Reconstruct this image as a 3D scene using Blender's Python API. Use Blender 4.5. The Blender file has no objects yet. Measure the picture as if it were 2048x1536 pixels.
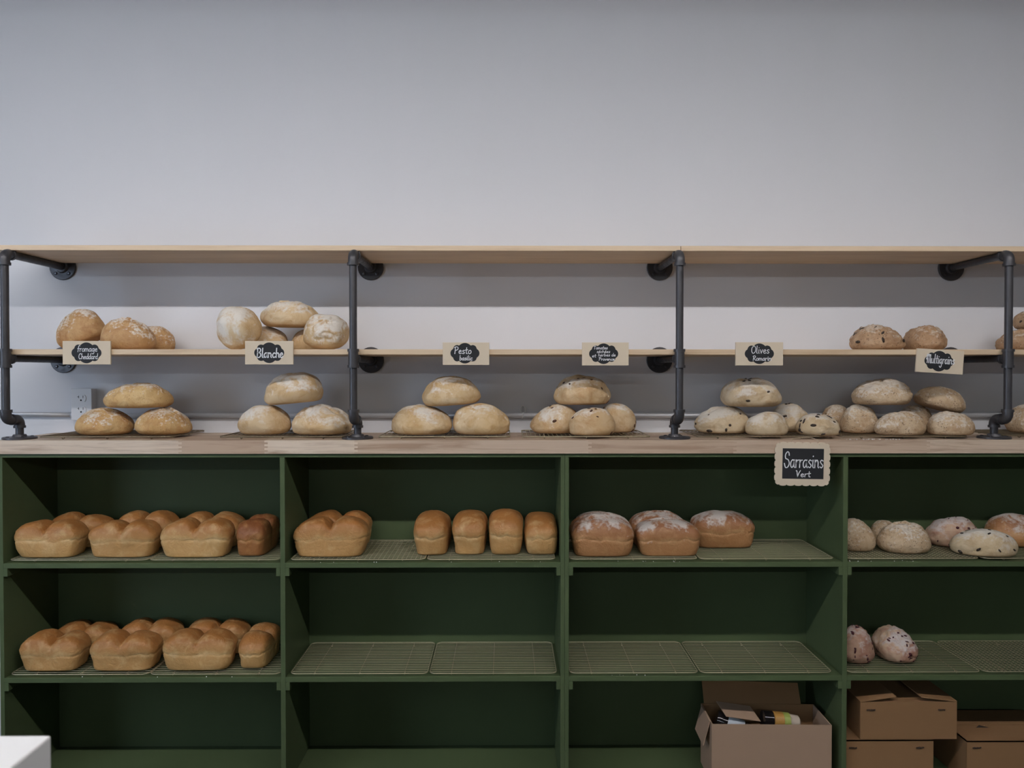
import bpy, bmesh, math, random
from mathutils import Vector, Matrix, noise
from mathutils.bvhtree import BVHTree

# ------------------------------------------------------------------ camera, light, exposure
sc = bpy.context.scene
COL = sc.collection
R = math.radians
F_PX = 1547.0                                   # focal length in pixels of the 2048 frame
CAMZ = 1.40
cam_d = bpy.data.cameras.new('camera'); cam = bpy.data.objects.new('camera', cam_d); COL.objects.link(cam)
cam_d.sensor_width = 36.0; cam_d.lens = F_PX / 2048 * 36
cam.location = (0, -2.31, CAMZ)
cam.rotation_euler = (R(90 - 0.85), 0, R(-0.43))
cam_d.clip_start = 0.02
cam_d.dof.use_dof = True; cam_d.dof.focus_distance = 2.38; cam_d.dof.aperture_fstop = 9.0
sc.camera = cam

w = bpy.data.worlds.new('world'); sc.world = w; w.use_nodes = True
w.node_tree.nodes['Background'].inputs[0].default_value = (0.62, 0.74, 1.0, 1)
w.node_tree.nodes['Background'].inputs[1].default_value = 1.0
sc.view_settings.view_transform = 'Standard'; sc.view_settings.look = 'None'
sc.view_settings.exposure = 0.06; sc.view_settings.gamma = 1.0; sc.view_settings.use_curve_mapping = False
sc.cycles.use_denoising = True
sc.cycles.max_bounces = 5; sc.cycles.diffuse_bounces = 4; sc.cycles.glossy_bounces = 2

# daylight through the window in the side wall
la = bpy.data.lights.new('window_daylight', 'AREA'); la.shape = 'RECTANGLE'; la.size = 1.5; la.size_y = 1.3
la.energy = 26; la.color = (0.62, 0.78, 1.0)
lo = bpy.data.objects.new('window_daylight', la); COL.objects.link(lo)
lo.location = (-3.08, -1.9, 1.55); lo.rotation_euler = (0, R(-90), 0)
TUBE_STRENGTH = 82.0                            # fluorescent tubes (built below as fixtures)

# ------------------------------------------------------------------ helpers
_rot = cam.rotation_euler.to_matrix(); _cl = Vector(cam.location)
def P(px, py, Y):
    """world x, z of the photo pixel on the vertical plane y = Y"""
    d = _rot @ Vector(((px - 1024) / F_PX, -(py - 768) / F_PX, -1))
    t = (Y - _cl.y) / d.y
    p = _cl + d * t
    return p.x, p.z
def proj(v):
    d = _rot.transposed() @ (Vector(v) - _cl)
    return 1024 + F_PX * d.x / -d.z, 768 - F_PX * d.y / -d.z

def new_obj(name, bm, mat, parent=None, smooth=False, loc=None):
    me = bpy.data.meshes.new(name)
    bmesh.ops.recalc_face_normals(bm, faces=bm.faces)
    bm.to_mesh(me); bm.free()
    if smooth:
        for p in me.polygons: p.use_smooth = True
    o = bpy.data.objects.new(name, me); COL.objects.link(o)
    if mat: me.materials.append(mat)
    if parent: o.parent = parent
    if loc: o.location = loc
    return o
def tag(o, label, cat, group=None):
    o['label'] = label; o['category'] = cat
    if group: o['group'] = group
    return o
def thing(name, label, cat, loc=(0, 0, 0), group=None, rot=(0, 0, 0)):
    o = bpy.data.objects.new(name, None); COL.objects.link(o); o.empty_display_size = 0.05
    o.location = loc; o.rotation_euler = rot
    return tag(o, label, cat, group)
def struct(o): o['kind'] = 'structure'; return o
def stuff(o): o['kind'] = 'stuff'; return o
def box(bm, x0, x1, y0, y1, z0, z1, bev=0.0):
    b = bmesh.new()
    vs = [b.verts.new((x, y, z)) for x in (x0, x1) for y in (y0, y1) for z in (z0, z1)]
    for f in ((0,1,3,2),(4,6,7,5),(0,4,5,1),(2,3,7,6),(0,2,6,4),(1,5,7,3)):
        b.faces.new([vs[i] for i in f])
    if bev: bmesh.ops.bevel(b, geom=b.edges[:], offset=bev, segments=2, profile=0.5, affect='EDGES')
    merge(bm, b)
def merge(bm, b, M=None):
    if M: b.transform(M)
    m = {}
    for v in b.verts: m[v] = bm.verts.new(v.co)
    for f in b.faces:
        try: bm.faces.new([m[v] for v in f.verts])
        except ValueError: pass
    b.free()
def BX(name, mat, parent, x0, x1, y0, y1, z0, z1, bev=0.001):
    bm = bmesh.new(); box(bm, x0, x1, y0, y1, z0, z1, bev); return new_obj(name, bm, mat, parent)
def sweep(bm, pts, r, seg=12, closed=False, caps=True):
    pts = [Vector(p) for p in pts]; n = len(pts); rings = []
    up = None
    for i, p in enumerate(pts):
        if closed: t = pts[(i + 1) % n] - pts[i - 1]
        else: t = pts[min(i + 1, n - 1)] - pts[max(i - 1, 0)]
        t.normalize()
        if up is None:
            up = Vector((0, 0, 1)) if abs(t.z) < 0.9 else Vector((1, 0, 0))
        s = t.cross(up).normalized(); up = s.cross(t).normalized()
        rr = r[i] if isinstance(r, (list, tuple)) else r
        rings.append([bm.verts.new(p + (s * math.cos(a) + up * math.sin(a)) * rr)
                      for a in [2 * math.pi * k / seg for k in range(seg)]])
    m = n if closed else n - 1
    for i in range(m):
        a, b = rings[i], rings[(i + 1) % n]
        for k in range(seg):
            bm.faces.new((a[k], a[(k + 1) % seg], b[(k + 1) % seg], b[k]))
    if caps and not closed:
        bm.faces.new(rings[0]); bm.faces.new(rings[-1][::-1])
def prism(bm, outline, y0, y1):
    """outline of (x, z) extruded from y0 to y1"""
    a = [bm.verts.new((x, y0, z)) for x, z in outline]; b = [bm.verts.new((x, y1, z)) for x, z in outline]
    bm.faces.new(a); bm.faces.new(b[::-1]); n = len(a)
    for i in range(n): bm.faces.new((a[i], b[i], b[(i + 1) % n], a[(i + 1) % n]))

# ------------------------------------------------------------------ materials
def mat(name, col, rough=0.6, metal=0.0, spec=0.5):
    m = bpy.data.materials.new(name); m.use_nodes = True
    b = m.node_tree.nodes['Principled BSDF']
    b.inputs['Base Color'].default_value = (*col, 1); b.inputs['Roughness'].default_value = rough
    b.inputs['Metallic'].default_value = metal; b.inputs['Specular IOR Level'].default_value = spec
    return m
class G:
    """small node-graph writer"""
    def __init__(s, m): s.t = m.node_tree; s.b = s.t.nodes['Principled BSDF']
    def n(s, typ, ins=None, **kw):
        nd = s.t.nodes.new(typ)
        for k, v in kw.items(): setattr(nd, k, v)
        for k, v in (ins or {}).items(): s.put(nd, k, v)
        return nd
    def put(s, nd, k, v):
        i = nd.inputs[k]
        if isinstance(v, bpy.types.NodeSocket): s.t.links.new(v, i)
        else: i.default_value = v
    def mix(s, f, a, b, blend='MIX'):
        nd = s.n('ShaderNodeMix', data_type='RGBA', blend_type=blend)
        s.put(nd, 0, f); s.put(nd, 6, a); s.put(nd, 7, b); return nd.outputs[2]
    def math(s, op, a, b=0.0):
        nd = s.n('ShaderNodeMath', operation=op); s.put(nd, 0, a); s.put(nd, 1, b); return nd.outputs[0]
    def rng(s, v, a, b, c=0.0, d=1.0):
        nd = s.n('ShaderNodeMapRange', {0: v, 1: a, 2: b, 3: c, 4: d}); return nd.outputs[0]
    def coords(s, scale=(1, 1, 1), rnd=0.0):
        tc = s.n('ShaderNodeTexCoord'); mp = s.n('ShaderNodeMapping', {'Vector': tc.outputs['Object'], 'Scale': scale})
        if rnd:
            oi = s.n('ShaderNodeObjectInfo'); m = s.math('MULTIPLY', oi.outputs['Random'], rnd)
            cb = s.n('ShaderNodeCombineXYZ', {0: m, 1: m, 2: m}); s.put(mp, 'Location', cb.outputs[0])
        return mp.outputs[0]
    def noise(s, vec, scale, detail=3.0, rough=0.55, dist=0.0):
        return s.n('ShaderNodeTexNoise', {'Vector': vec, 'Scale': scale, 'Detail': detail, 'Roughness': rough, 'Distortion': dist}).outputs[0]
    def bump(s, h, strength, dist):
        s.put(s.b, 'Normal', s.n('ShaderNodeBump', {'Height': h, 'Strength': strength, 'Distance': dist}).outputs[0])
c4 = lambda c: (*c, 1)

def paint(name, col, rough, var=0.06, bscale=250, bs=0.12):
    m = mat(name, col, rough); g = G(m); v = g.coords()
    nz = g.noise(v, 4.0, 4)
    g.put(g.b, 'Base Color', g.mix(nz, c4([c * (1 - var) for c in col]), c4([min(1, c * (1 + var)) for c in col])))
    g.bump(g.noise(v, bscale, 2), bs, 0.001); g.b.inputs['Specular IOR Level'].default_value = .25; return m
M_WALL = paint('wall_paint', (0.725, 0.73, 0.765), 0.7, 0.015, 220, 0.10)
M_CEIL = paint('ceiling_paint', (0.06, 0.06, 0.065), 0.8)
M_SIDE = paint('side_wall_paint', (0.12, 0.11, 0.105), 0.7)
M_GREEN = paint('green_paint', (0.079, 0.110, 0.050), 0.55, 0.12, 90, 0.15)
M_FLOOR = paint('floor_concrete', (0.07, 0.066, 0.06), 0.5, 0.15, 30, 0.1)
M_PIPE = mat('black_iron', (0.070, 0.068, 0.074), 0.42, 0.35)
g = G(M_PIPE); v = g.coords(); g.put(g.b, 'Roughness', g.rng(g.noise(v, 60, 3), 0.3, 0.7, 0.28, 0.52))
g.bump(g.noise(v, 300, 2), 0.15, 0.001)
M_BOLT = mat('bolt_steel', (0.10, 0.10, 0.11), 0.35, 0.8)
M_EMT = mat('galvanised_conduit', (0.56, 0.57, 0.60), 0.40, 0.35)
M_WIRE = mat('brassy_wire', (0.50, 0.445, 0.30), 0.38, 0.6)
M_WIRED = mat('dull_wire', (0.30, 0.25, 0.17), 0.42, 0.7)
M_OUTLET = mat('outlet_cover', (0.72, 0.72, 0.74), 0.4)
M_SLOT = mat('outlet_slot', (0.02, 0.02, 0.02), 0.6)
M_KRAFT = paint('kraft_board', (0.70, 0.59, 0.45), 0.8, 0.05, 200, 0.1)
M_CHALK = mat('chalkboard', (0.014, 0.015, 0.018), 0.75)
M_INK = mat('white_chalk_ink', (0.85, 0.85, 0.87), 0.7)
M_TWINE = mat('twine', (0.55, 0.45, 0.32), 0.9)
M_CARD = paint('cardboard', (0.27, 0.150, 0.070), 0.85, 0.08, 120, 0.1)
M_CARDP = paint('cardboard_pale', (0.40, 0.27, 0.185), 0.85, 0.08, 120, 0.1)
M_PRINT = mat('box_print', (0.035, 0.022, 0.016), 0.8)
M_WHITE = mat('white_laminate', (0.80, 0.80, 0.80), 0.45)
M_OLIVE = mat('olive_skin', (0.042, 0.028, 0.020), 0.5)
M_TOMATO = mat('dried_tomato', (0.085, 0.032, 0.015), 0.5)
M_BERRY = mat('cranberry', (0.080, 0.016, 0.022), 0.5)
M_GLASSD = mat('dark_bottle', (0.012, 0.010, 0.010), 0.12)
M_LABELW = mat('bottle_label', (0.55, 0.60, 0.66), 0.5)
M_JAR = mat('jar_label', (0.46, 0.24, 0.06), 0.35)
M_JARG = mat('jar_green', (0.36, 0.42, 0.10), 0.4)
M_JARW = mat('jar_pale', (0.62, 0.52, 0.42), 0.35)

def wood(name, pale, dark, streak, tone=0.5):
    m = mat(name, pale, 0.5); g = G(m); v = g.coords((1.6, 26, 26), 40.0)
    n1 = g.noise(v, 2.2, 5, 0.6, 0.6); n2 = g.noise(g.coords((0.8, 60, 60), 17.0), 5.0, 2)
    oi = g.n('ShaderNodeObjectInfo')
    base = g.mix(oi.outputs['Color'], c4(pale), c4(dark))
    c = g.mix(g.rng(n1, 0.48, 0.70, 0, 0.85), base, c4(streak))
    c = g.mix(g.rng(n2, 0.4, 0.7, 0, 0.25), c, c4(dark))
    g.put(g.b, 'Base Color', c); g.bump(n1, 0.05, 0.001); return m
M_BUTCHER = wood('butcher_block', (0.76, 0.63, 0.50), (0.47, 0.325, 0.225), (0.36, 0.235, 0.155), 0.85)
M_PINE = wood('pine_board', (0.76, 0.595, 0.415), (0.66, 0.48, 0.31), (0.58, 0.405, 0.255), 0.5)

def crust(name, cols, flour=0.3, flour_col=(0.80, 0.755, 0.69), speck=0.0, speck_col=(0.12, 0.07, 0.04), pan=False, fscale=16.0):
    """cols: pale, mid, brown; uses the point attributes lh (height 0..1 on the loaf) and lu (upward facing)"""
    pale, mid, brown = [c4(c) for c in cols]
    m = mat(name, cols[1], 0.62, spec=0.3); g = G(m)
    v = g.coords((1, 1, 1), 60.0)
    lh = g.n('ShaderNodeAttribute', attribute_name='lh').outputs['Fac']
    lu = g.n('ShaderNodeAttribute', attribute_name='lu').outputs['Fac']
    n1 = g.noise(v, 8, 4, 0.6, 0.6); n2 = g.noise(v, 28, 4, 0.65, 0.5); n3 = g.noise(v, 130, 3)
    oi = g.n('ShaderNodeObjectInfo')
    if pan:
        hh = g.math('ADD', lh, g.math('MULTIPLY', g.math('SUBTRACT', n1, 0.5), 0.35))
        k = g.rng(hh, 0.44, 0.82)
        c = g.mix(k, mid, brown)
        c = g.mix(g.rng(n2, 0.50, 0.72, 0, 0.55), c, pale)
        band = g.math('MULTIPLY', g.rng(hh, 0.36, 0.46), g.rng(hh, 0.56, 0.46))
        c = g.mix(g.math('MULTIPLY', band, g.rng(n2, .35, .6, .1, .8)), c, pale)
    else:
        c = g.mix(g.rng(n1, 0.38, 0.64), pale, mid)
        c = g.mix(g.rng(n2, 0.46, 0.70, 0, 0.85), c, brown)
        c = g.mix(g.rng(lh, 0.16, 0.0, 0, 0.6), c, brown)
    # each loaf baked a little lighter or darker
    c = g.mix(g.math('MULTIPLY', oi.outputs['Random'], 0.35), c, brown)
    if speck:
        vo = g.n('ShaderNodeTexVoronoi', {'Vector': v, 'Scale': 150.0})
        sp = g.math('MULTIPLY', g.rng(vo.outputs['Distance'], 0.30, 0.18), speck)
        sp = g.math('MULTIPLY', sp, g.rng(g.noise(v, 40, 2), 0.42, 0.55))
        c = g.mix(sp, c, c4(speck_col))
    if flour:
        fm = g.noise(v, fscale, 5, 0.62, 0.8)
        f = g.math('ADD', fm, g.rng(lu, -0.4, 1.0, -0.22, 0.16))
        f = g.math('ADD', f, g.math('MULTIPLY', g.math('SUBTRACT', n3, 0.5), 0.30 if not speck else 0.75))
        f = g.rng(f, 0.65 - flour * 0.4, 0.82 - flour * 0.4, 0, 0.88)
        c = g.mix(f, c, c4(flour_col))
    if pan: g.b.inputs['Roughness'].default_value = .5; g.b.inputs['Specular IOR Level'].default_value = .4
    g.put(g.b, 'Base Color', c)
    n4 = g.noise(v, 42, 3, 0.6, 2.2)
    h = g.math('ADD', g.math('MULTIPLY', n4 if pan else n2, 0.7), g.math('MULTIPLY', n3, 0.35 if not speck else 0.8))
    g.bump(h, 0.65 if not pan else 0.5, 0.005)
    return m
M_BREAD = {
 'pan':     crust('pan_loaf_crust', ((0.80, 0.59, 0.30), (0.63, 0.375, 0.145), (0.38, 0.160, 0.045)), 0.0, pan=True),
 'pandark': crust('dark_pan_crust', ((0.50, 0.27, 0.10), (0.36, 0.15, 0.05), (0.22, 0.075, 0.024)), 0.0, pan=True),
 'sour':    crust('floured_pan_crust', ((0.62, 0.38, 0.18), (0.47, 0.235, 0.095), (0.30, 0.125, 0.055)), 0.37, flour_col=(0.64, 0.585, 0.54), pan=True, fscale=20),
 'cheese':  crust('cheese_loaf_crust', ((0.72, 0.52, 0.26), (0.62, 0.39, 0.16), (0.46, 0.235, 0.088)), 0.20, speck=0.35, speck_col=(0.30, 0.13, 0.045)),
 'cheesed': crust('browned_cheese_crust', ((0.64, 0.42, 0.21), (0.54, 0.31, 0.13), (0.38, 0.18, 0.07)), 0.32, speck=0.35, speck_col=(0.26, 0.11, 0.04)),
 'white':   crust('white_loaf_crust', ((0.74, 0.60, 0.40), (0.68, 0.49, 0.27), (0.54, 0.335, 0.155)), 0.42),
 'pesto':   crust('pesto_loaf_crust', ((0.72, 0.57, 0.37), (0.65, 0.46, 0.24), (0.52, 0.31, 0.13)), 0.26),
 'tomato':  crust('tomato_loaf_crust', ((0.70, 0.55, 0.35), (0.62, 0.44, 0.24), (0.50, 0.29, 0.13)), 0.26),
 'olive':   crust('olive_loaf_crust', ((0.68, 0.56, 0.39), (0.60, 0.46, 0.28), (0.44, 0.30, 0.165)), 0.45, flour_col=(0.70, 0.65, 0.58)),
 'grain':   crust('multigrain_crust', ((0.64, 0.50, 0.34), (0.55, 0.40, 0.25), (0.42, 0.265, 0.145)), 0.36, flour_col=(0.70, 0.63, 0.54), speck=0.75),
 'graind':  crust('seeded_crust', ((0.55, 0.38, 0.24), (0.46, 0.29, 0.165), (0.33, 0.18, 0.095)), 0.22, flour_col=(0.66, 0.56, 0.46), speck=0.85),
 'berry':   crust('cranberry_crust', ((0.58, 0.42, 0.29), (0.48, 0.29, 0.20), (0.34, 0.15, 0.11)), 0.36, flour_col=(0.62, 0.56, 0.54)),
}

# ------------------------------------------------------------------ the room
WALLY = 0.29; XL, XR, YB, ZC = -3.1, 3.6, -7.2, 3.0
o = BX('wall_back', M_WALL, None, XL - .1, XR + .1, WALLY, WALLY + .1, 0, ZC, 0); struct(o)
o = BX('floor', M_FLOOR, None, XL - .1, XR + .1, YB - .1, WALLY + .1, -.1, 0, 0); struct(o)
o = BX('ceiling', M_CEIL, None, XL - .1, XR + .1, YB - .1, WALLY + .1, ZC, ZC + .1, 0); struct(o)
o = BX('wall_right', M_SIDE, None, XR, XR + .1, YB, WALLY, 0, ZC, 0); struct(o)
o = BX('wall_front', M_SIDE, None, XL - .1, XR + .1, YB - .1, YB, 0, ZC, 0); struct(o)
# side wall with a window opening
bm = bmesh.new()
WY0, WY1, WZ0, WZ1 = -2.7, -1.1, 0.85, 2.25
box(bm, XL - .1, XL, YB, WY0, 0, ZC); box(bm, XL - .1, XL, WY1, WALLY, 0, ZC)
box(bm, XL - .1, XL, WY0, WY1, 0, WZ0); box(bm, XL - .1, XL, WY0, WY1, WZ1, ZC)
struct(new_obj('wall_left', bm, M_SIDE))
bm = bmesh.new()
for a in ((WY0, WY0 + .05, WZ0, WZ1), (WY1 - .05, WY1, WZ0, WZ1), (WY0 + .05, WY1 - .05, WZ0, WZ0 + .05), (WY0 + .05, WY1 - .05, WZ1 - .05, WZ1)):
    box(bm, XL - .09, XL - .01, *a)
wf = struct(new_obj('window_1', bm, M_WHITE))
M_GLASS = mat('window_glass', (0.9, 0.95, 1.0), 0.02); M_GLASS.node_tree.nodes['Principled BSDF'].inputs['Transmission Weight'].default_value = 1.0
BX('pane', M_GLASS, wf, XL - .055, XL - .049, WY0 + .05, WY1 - .05, WZ0 + .05, WZ1 - .05, 0)

# fluorescent tube fixtures hanging under the ceiling, two rows parallel to the shelf wall
def tube_mat(name, k, col=(1.0, 0.965, 0.955, 1)):
    m = mat(name, (1, 1, 1), 0.4); b = m.node_tree.nodes['Principled BSDF']
    b.inputs['Emission Color'].default_value = col; b.inputs['Emission Strength'].default_value = TUBE_STRENGTH * k; return m
M_TUBE = {-1.69: tube_mat('tube_glow', 1.0), -5.75: tube_mat('cool_tube_glow', 0.84, (0.84, 0.94, 1.0, 1))}
def fixture(x, y, z, L, row, where):
    t = thing('ceiling_light', f'white fluorescent batten {row}, {where} the window', 'light', (x, y, z), 'fluorescent battens ' + row)
    bm = bmesh.new(); sweep(bm, [(-L / 2 + .02, 0, 0), (L / 2 - .02, 0, 0)], 0.016, 10); new_obj('tube', bm, M_TUBE[y], t, True)
    BX('housing', M_WHITE, t, -L / 2, L / 2, -.049, .049, .060, .085, .003)
    for s in (-1, 1): BX('added_shade_skirt', M_WHITE, t, -L / 2, L / 2, s * .047 - .002, s * .047 + .002, -.002, .060, 0)  # unseen skirts, added to cut the tube light towards the upper wall
    for s in (-1, 1):
        BX('tube_holder', M_WHITE, t, s * L / 2 - .012, s * L / 2 + .012, -.014, .014, -.018, .060, .002)
        bm = bmesh.new(); sweep(bm, [(s * L * .35, 0, .08), (s * L * .35, 0, ZC - z)], .004, 8); new_obj('hanger', bm, M_BOLT, t)
for i in range(4):
    fixture(-2.05 + i * 1.26, -1.69, 2.62, 1.22, 'over the shop counter', ('nearest', 'second from', 'third from', 'farthest from')[i])
    fixture(-2.05 + i * 1.26, -5.75, 2.62, 1.22, 'at the back of the shop', ('nearest', 'second from', 'third from', 'farthest from')[i])

# ------------------------------------------------------------------ green cabinets
FX = lambda px, Y=0.0, py=1000: P(px, py, Y)[0]
Z_TOP = P(1100, 880, 0)[1]                      # worktop surface
Z_CAB = P(1100, 907, 0)[1]                      # cabinet top
Z_RAIL = P(1100, 914.5, 0)[1]
Z_S1, Z_S1B = P(1100, 1125, 0)[1], P(1100, 1135, 0)[1]
Z_S2, Z_S2B = P(1100, 1353, 0)[1], P(1100, 1363, 0)[1]
Z_S3 = Z_S2 - (Z_S1 - Z_S2)
Z_S3B = Z_S3 - 0.015
X0 = FX(-3); XM = FX(1129.5); UW = XM - X0
YBK = 0.282
T = 0.0122
def cabinet(x0, x1, label):
    c = thing('bread_cabinet', label, 'cabinet', ((x0 + x1) / 2, 0.14, 0), 'green bread cabinets')
    def part(name, a, b, y0, y1, z0, z1, bev=.0008):
        o = BX(name, M_GREEN, c, a - c.location.x, b - c.location.x, y0 - .14, y1 - .14, z0, z1, bev); return o
    xm = (x0 + x1) / 2
    part('top_panel', x0, x1, 0, YBK, Z_RAIL, Z_CAB)
    part('side_panel', x0, x0 + T, 0, YBK, 0, Z_RAIL); part('side_panel', x1 - T, x1, 0, YBK, 0, Z_RAIL)
    part('divider_panel', xm - .0072, xm + .0072, 0, YBK, Z_S3, Z_RAIL)
    part('back_panel', x0, x1, YBK, WALLY - .001, 0.0, Z_CAB)
    part('bottom_panel', x0 + T, x1 - T, 0, YBK, Z_S3B, Z_S3)
    part('plinth', x0 + T, x1 - T, 0.02, 0.035, 0, Z_S3B)
    for a, b in ((x0 + T, xm - .0072), (xm + .0072, x1 - T)):
        for zt, zb in ((Z_S1, Z_S1B), (Z_S2, Z_S2B)):
            part('shelf', a, b, 0.0, YBK, zb, zt)
            for s, xx in ((1, a), (-1, b)):
                part('cleat', min(xx, xx + s * .0125), max(xx, xx + s * .0125), -.0006, YBK - .002, zb - .0245, zb)
    return c
cabinet(X0, XM, 'green wooden shelf cabinet filled with golden pan loaves')
cabinet(XM + .0005, XM + UW, 'green wooden shelf cabinet holding floured loaves and cardboard boxes')
XEND = XM + UW

# ------------------------------------------------------------------ butcher-block worktop: staves with finger joints
ct = thing('worktop', 'thick butcher-block worktop lying on the green cabinets', 'worktop', ((X0 + XEND) / 2, 0.14, Z_CAB))
rnd = random.Random(4)
ROWS = 6; y_f, y_b = -0.008, WALLY - .002; dy = (y_b - y_f) / ROWS
for r in range(ROWS):
    if r == 0: js = [X0 - .004] + [FX(p, -.008, 890) for p in (360, 532, 712, 1180, 1470, 1857)] + [XEND]
    else:
        js = [X0 - .004]; x = X0 + rnd.uniform(.2, .5)
        while x < XEND - .2: js.append(x); x += rnd.uniform(.35, .75)
        js.append(XEND)
    zt, zb = Z_TOP, Z_CAB + .0005; NT = 7
    def comb(xj, first, last):
        if first or last: return [(xj, zb), (xj, zt)]
        pts = []; d = 0.005
        for k in range(NT):
            za = zb + (zt - zb) * k / NT; zc = zb + (zt - zb) * (k + 1) / NT
            s = d if k % 2 else -d
            pts += [(xj + s, za), (xj + s, zc)]
        return pts
    for i in range(len(js) - 1):
        L = comb(js[i], i == 0, False); Rr = comb(js[i + 1], False, i == len(js) - 2)
        out = L + Rr[::-1]
        cx, cy, cz = ct.location
        bm = bmesh.new(); prism(bm, [(a - cx, z - cz) for a, z in out], y_f + r * dy + .0002 - cy, y_f + (r + 1) * dy - .0002 - cy)
        o = new_obj('stave', bm, M_BUTCHER, ct); tn = [.12, .80, .0, .55, .70, .62, .35][i] if r == 0 else rnd.uniform(.1, .9)
        o.color = (tn, tn, tn, 1)

# ------------------------------------------------------------------ pipe brackets
Y_PIPE = -0.014; Y_FOOT = 0.050; PR = 0.0112
Z_A1 = CAMZ + .3518; Z_A2 = CAMZ + .0419; Z_EL = CAMZ - .141
def arc(c, a, b, r, n=8):
    c, a, b = Vector(c), Vector(a), Vector(b)
    return [c + a * (r * math.cos(t)) + b * (r * math.sin(t)) for t in [math.pi / 2 * k / n for k in range(n + 1)]]
def bracket(px, label):
    x = FX(px, Y_PIPE, 700)
    b = thing('pipe_bracket', label, 'pipe bracket', (x, Y_FOOT, Z_TOP), 'black iron pipe brackets')
    def pt(name, segs, smooth=True, m=M_PIPE, parent=None):
        bm = bmesh.new()
        for pts, r in segs: sweep(bm, [(p[0], p[1] - Y_FOOT, p[2] - Z_TOP) for p in pts], r, 18)
        o = new_obj(name, bm, m, parent or b, smooth)
        if smooth:
            o.modifiers.new('edges', 'EDGE_SPLIT').split_angle = R(40)
        return o
    yp = Y_PIPE; e = 0.019
    # top elbow
    a = [tuple(p) for p in arc((0, yp + e, Z_A1 - e), (0, -1, 0), (0, 0, 1), e)]
    pt('elbow', [([(0, yp, Z_A1 - e - .012)] + a + [(0, yp + e + .012, Z_A1)], .0148),
                 ([(0, yp, Z_A1 - e - .016), (0, yp, Z_A1 - e - .008)], .0172), ([(0, yp + e + .007, Z_A1), (0, yp + e + .015, Z_A1)], .0172)])
    pt('arm', [([(0, yp + e + .01, Z_A1), (0, WALLY - .012, Z_A1)], PR)])
    pt('upright', [([(0, yp, Z_A2 + .018), (0, yp, Z_A1 - e - .01)], PR)])
    pt('tee', [([(0, yp, Z_A2 - .024), (0, yp, Z_A2 + .024)], .0148), ([(0, yp, Z_A2), (0, yp + .026, Z_A2)], .0146),
               ([(0, yp, Z_A2 - .028), (0, yp, Z_A2 - .020)], .0172), ([(0, yp, Z_A2 + .020), (0, yp, Z_A2 + .028)], .0172),
               ([(0, yp + .022, Z_A2), (0, yp + .029, Z_A2)], .0168)])
    pt('arm', [([(0, yp + .02, Z_A2), (0, WALLY - .012, Z_A2)], PR * .95)])
    pt('upright', [([(0, yp, Z_EL + .018), (0, yp, Z_A2 - .02)], PR)])
    a = [tuple(p) for p in arc((0, yp + e, Z_EL + e), (0, -1, 0), (0, 0, -1), e)]
    pt('elbow', [([(0, yp, Z_EL + e + .008)] + a + [(0, yp + e + .010, Z_EL)], .0148),
                 ([(0, yp, Z_EL + e + .004), (0, yp, Z_EL + e + .012)], .0172), ([(0, yp + e + .005, Z_EL), (0, yp + e + .013, Z_EL)], .0168)])
    a = [tuple(p) for p in arc((0, Y_FOOT - e, Z_EL - e), (0, 0, 1), (0, 1, 0), e)]
    pt('elbow', [([(0, Y_FOOT - e - .012, Z_EL)] + a + [(0, Y_FOOT, Z_EL - e - .006)], .0146),
                 ([(0, Y_FOOT, Z_EL - e - .008), (0, Y_FOOT, Z_EL - e - .001)], .0168)])
    pt('nipple', [([(0, Y_FOOT, Z_TOP + .006), (0, Y_FOOT, Z_EL - e)], PR)])
    def flange(c, ax, Rf):
        c = Vector(c); ax = Vector(ax)
        bm = bmesh.new()
        f = [(0, Rf), (.005, Rf), (.0065, Rf * .96), (.0065, .021), (.014, .0175), (.0145, .0150)]
        sweep(bm, [c + ax * h - Vector((0, Y_FOOT, Z_TOP)) for h, _ in f], [q for _, q in f], 28)
        o = new_obj('flange', bm, M_PIPE, b, True); o.modifiers.new('edges', 'EDGE_SPLIT').split_angle = R(40)
        u = Vector((1, 0, 0)); vv = ax.cross(u)
        for k in range(4):
            t = R(45 + 90 * k); p = c + (u * math.cos(t) + vv * math.sin(t)) * Rf * .70 + ax * .0060 - Vector((0, Y_FOOT, Z_TOP))
            bm = bmesh.new(); sweep(bm, [p, p + ax * .0022, p + ax * .0032], [.0052, .0052, .003], 10); new_obj('bolt', bm, M_BOLT, o)
    flange((0, Y_FOOT, Z_TOP), (0, 0, 1), .047)
    flange((0, WALLY - .0005, Z_A1), (0, -1, 0), .0435)
    flange((0, WALLY - .0005, Z_A2), (0, -1, 0), .0435)
    return b
bracket(10.5, 'black iron pipe bracket beside the wall outlet, at the end of the worktop')
bracket(706.5, 'black iron pipe bracket between the Blanche and Pesto signs')
bracket(1359, 'black iron pipe bracket between the Tomates and Olives signs')
bracket(2016.5, 'black iron pipe bracket beside the tilted Multigrains sign')

# pine boards
Y_SH = 0.0045
def board(pxa, pxb, z0, z1, label, y1):
    xa = FX(pxa, Y_SH, 700); xb = FX(pxb, Y_SH, 700)
    o = BX('shelf_board', M_PINE, None, -(xb - xa) / 2, (xb - xa) / 2, -(y1 - Y_SH) / 2, (y1 - Y_SH) / 2, 0, z1 - z0, .0012)
    o.location = ((xa + xb) / 2, (y1 + Y_SH) / 2, z0)
    o.color = (.3, .3, .3, 1)
    return tag(o, label, 'shelf', 'pine shelf boards')
ZT0 = Z_A1 + PR + .0003; ZT1 = ZT0 + .0155
ZM0 = Z_A2 + PR + .0003; ZM1 = ZM0 + .0160
board(-22, 1360.5, ZT0, ZT1, 'empty topmost pine board over the Fromage, Blanche, Pesto and Tomates signs', WALLY - .0155)
board(1361.5, 2240, ZT0, ZT1, 'empty topmost pine board over the Olives and Multigrains signs', WALLY - .0155)
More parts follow.
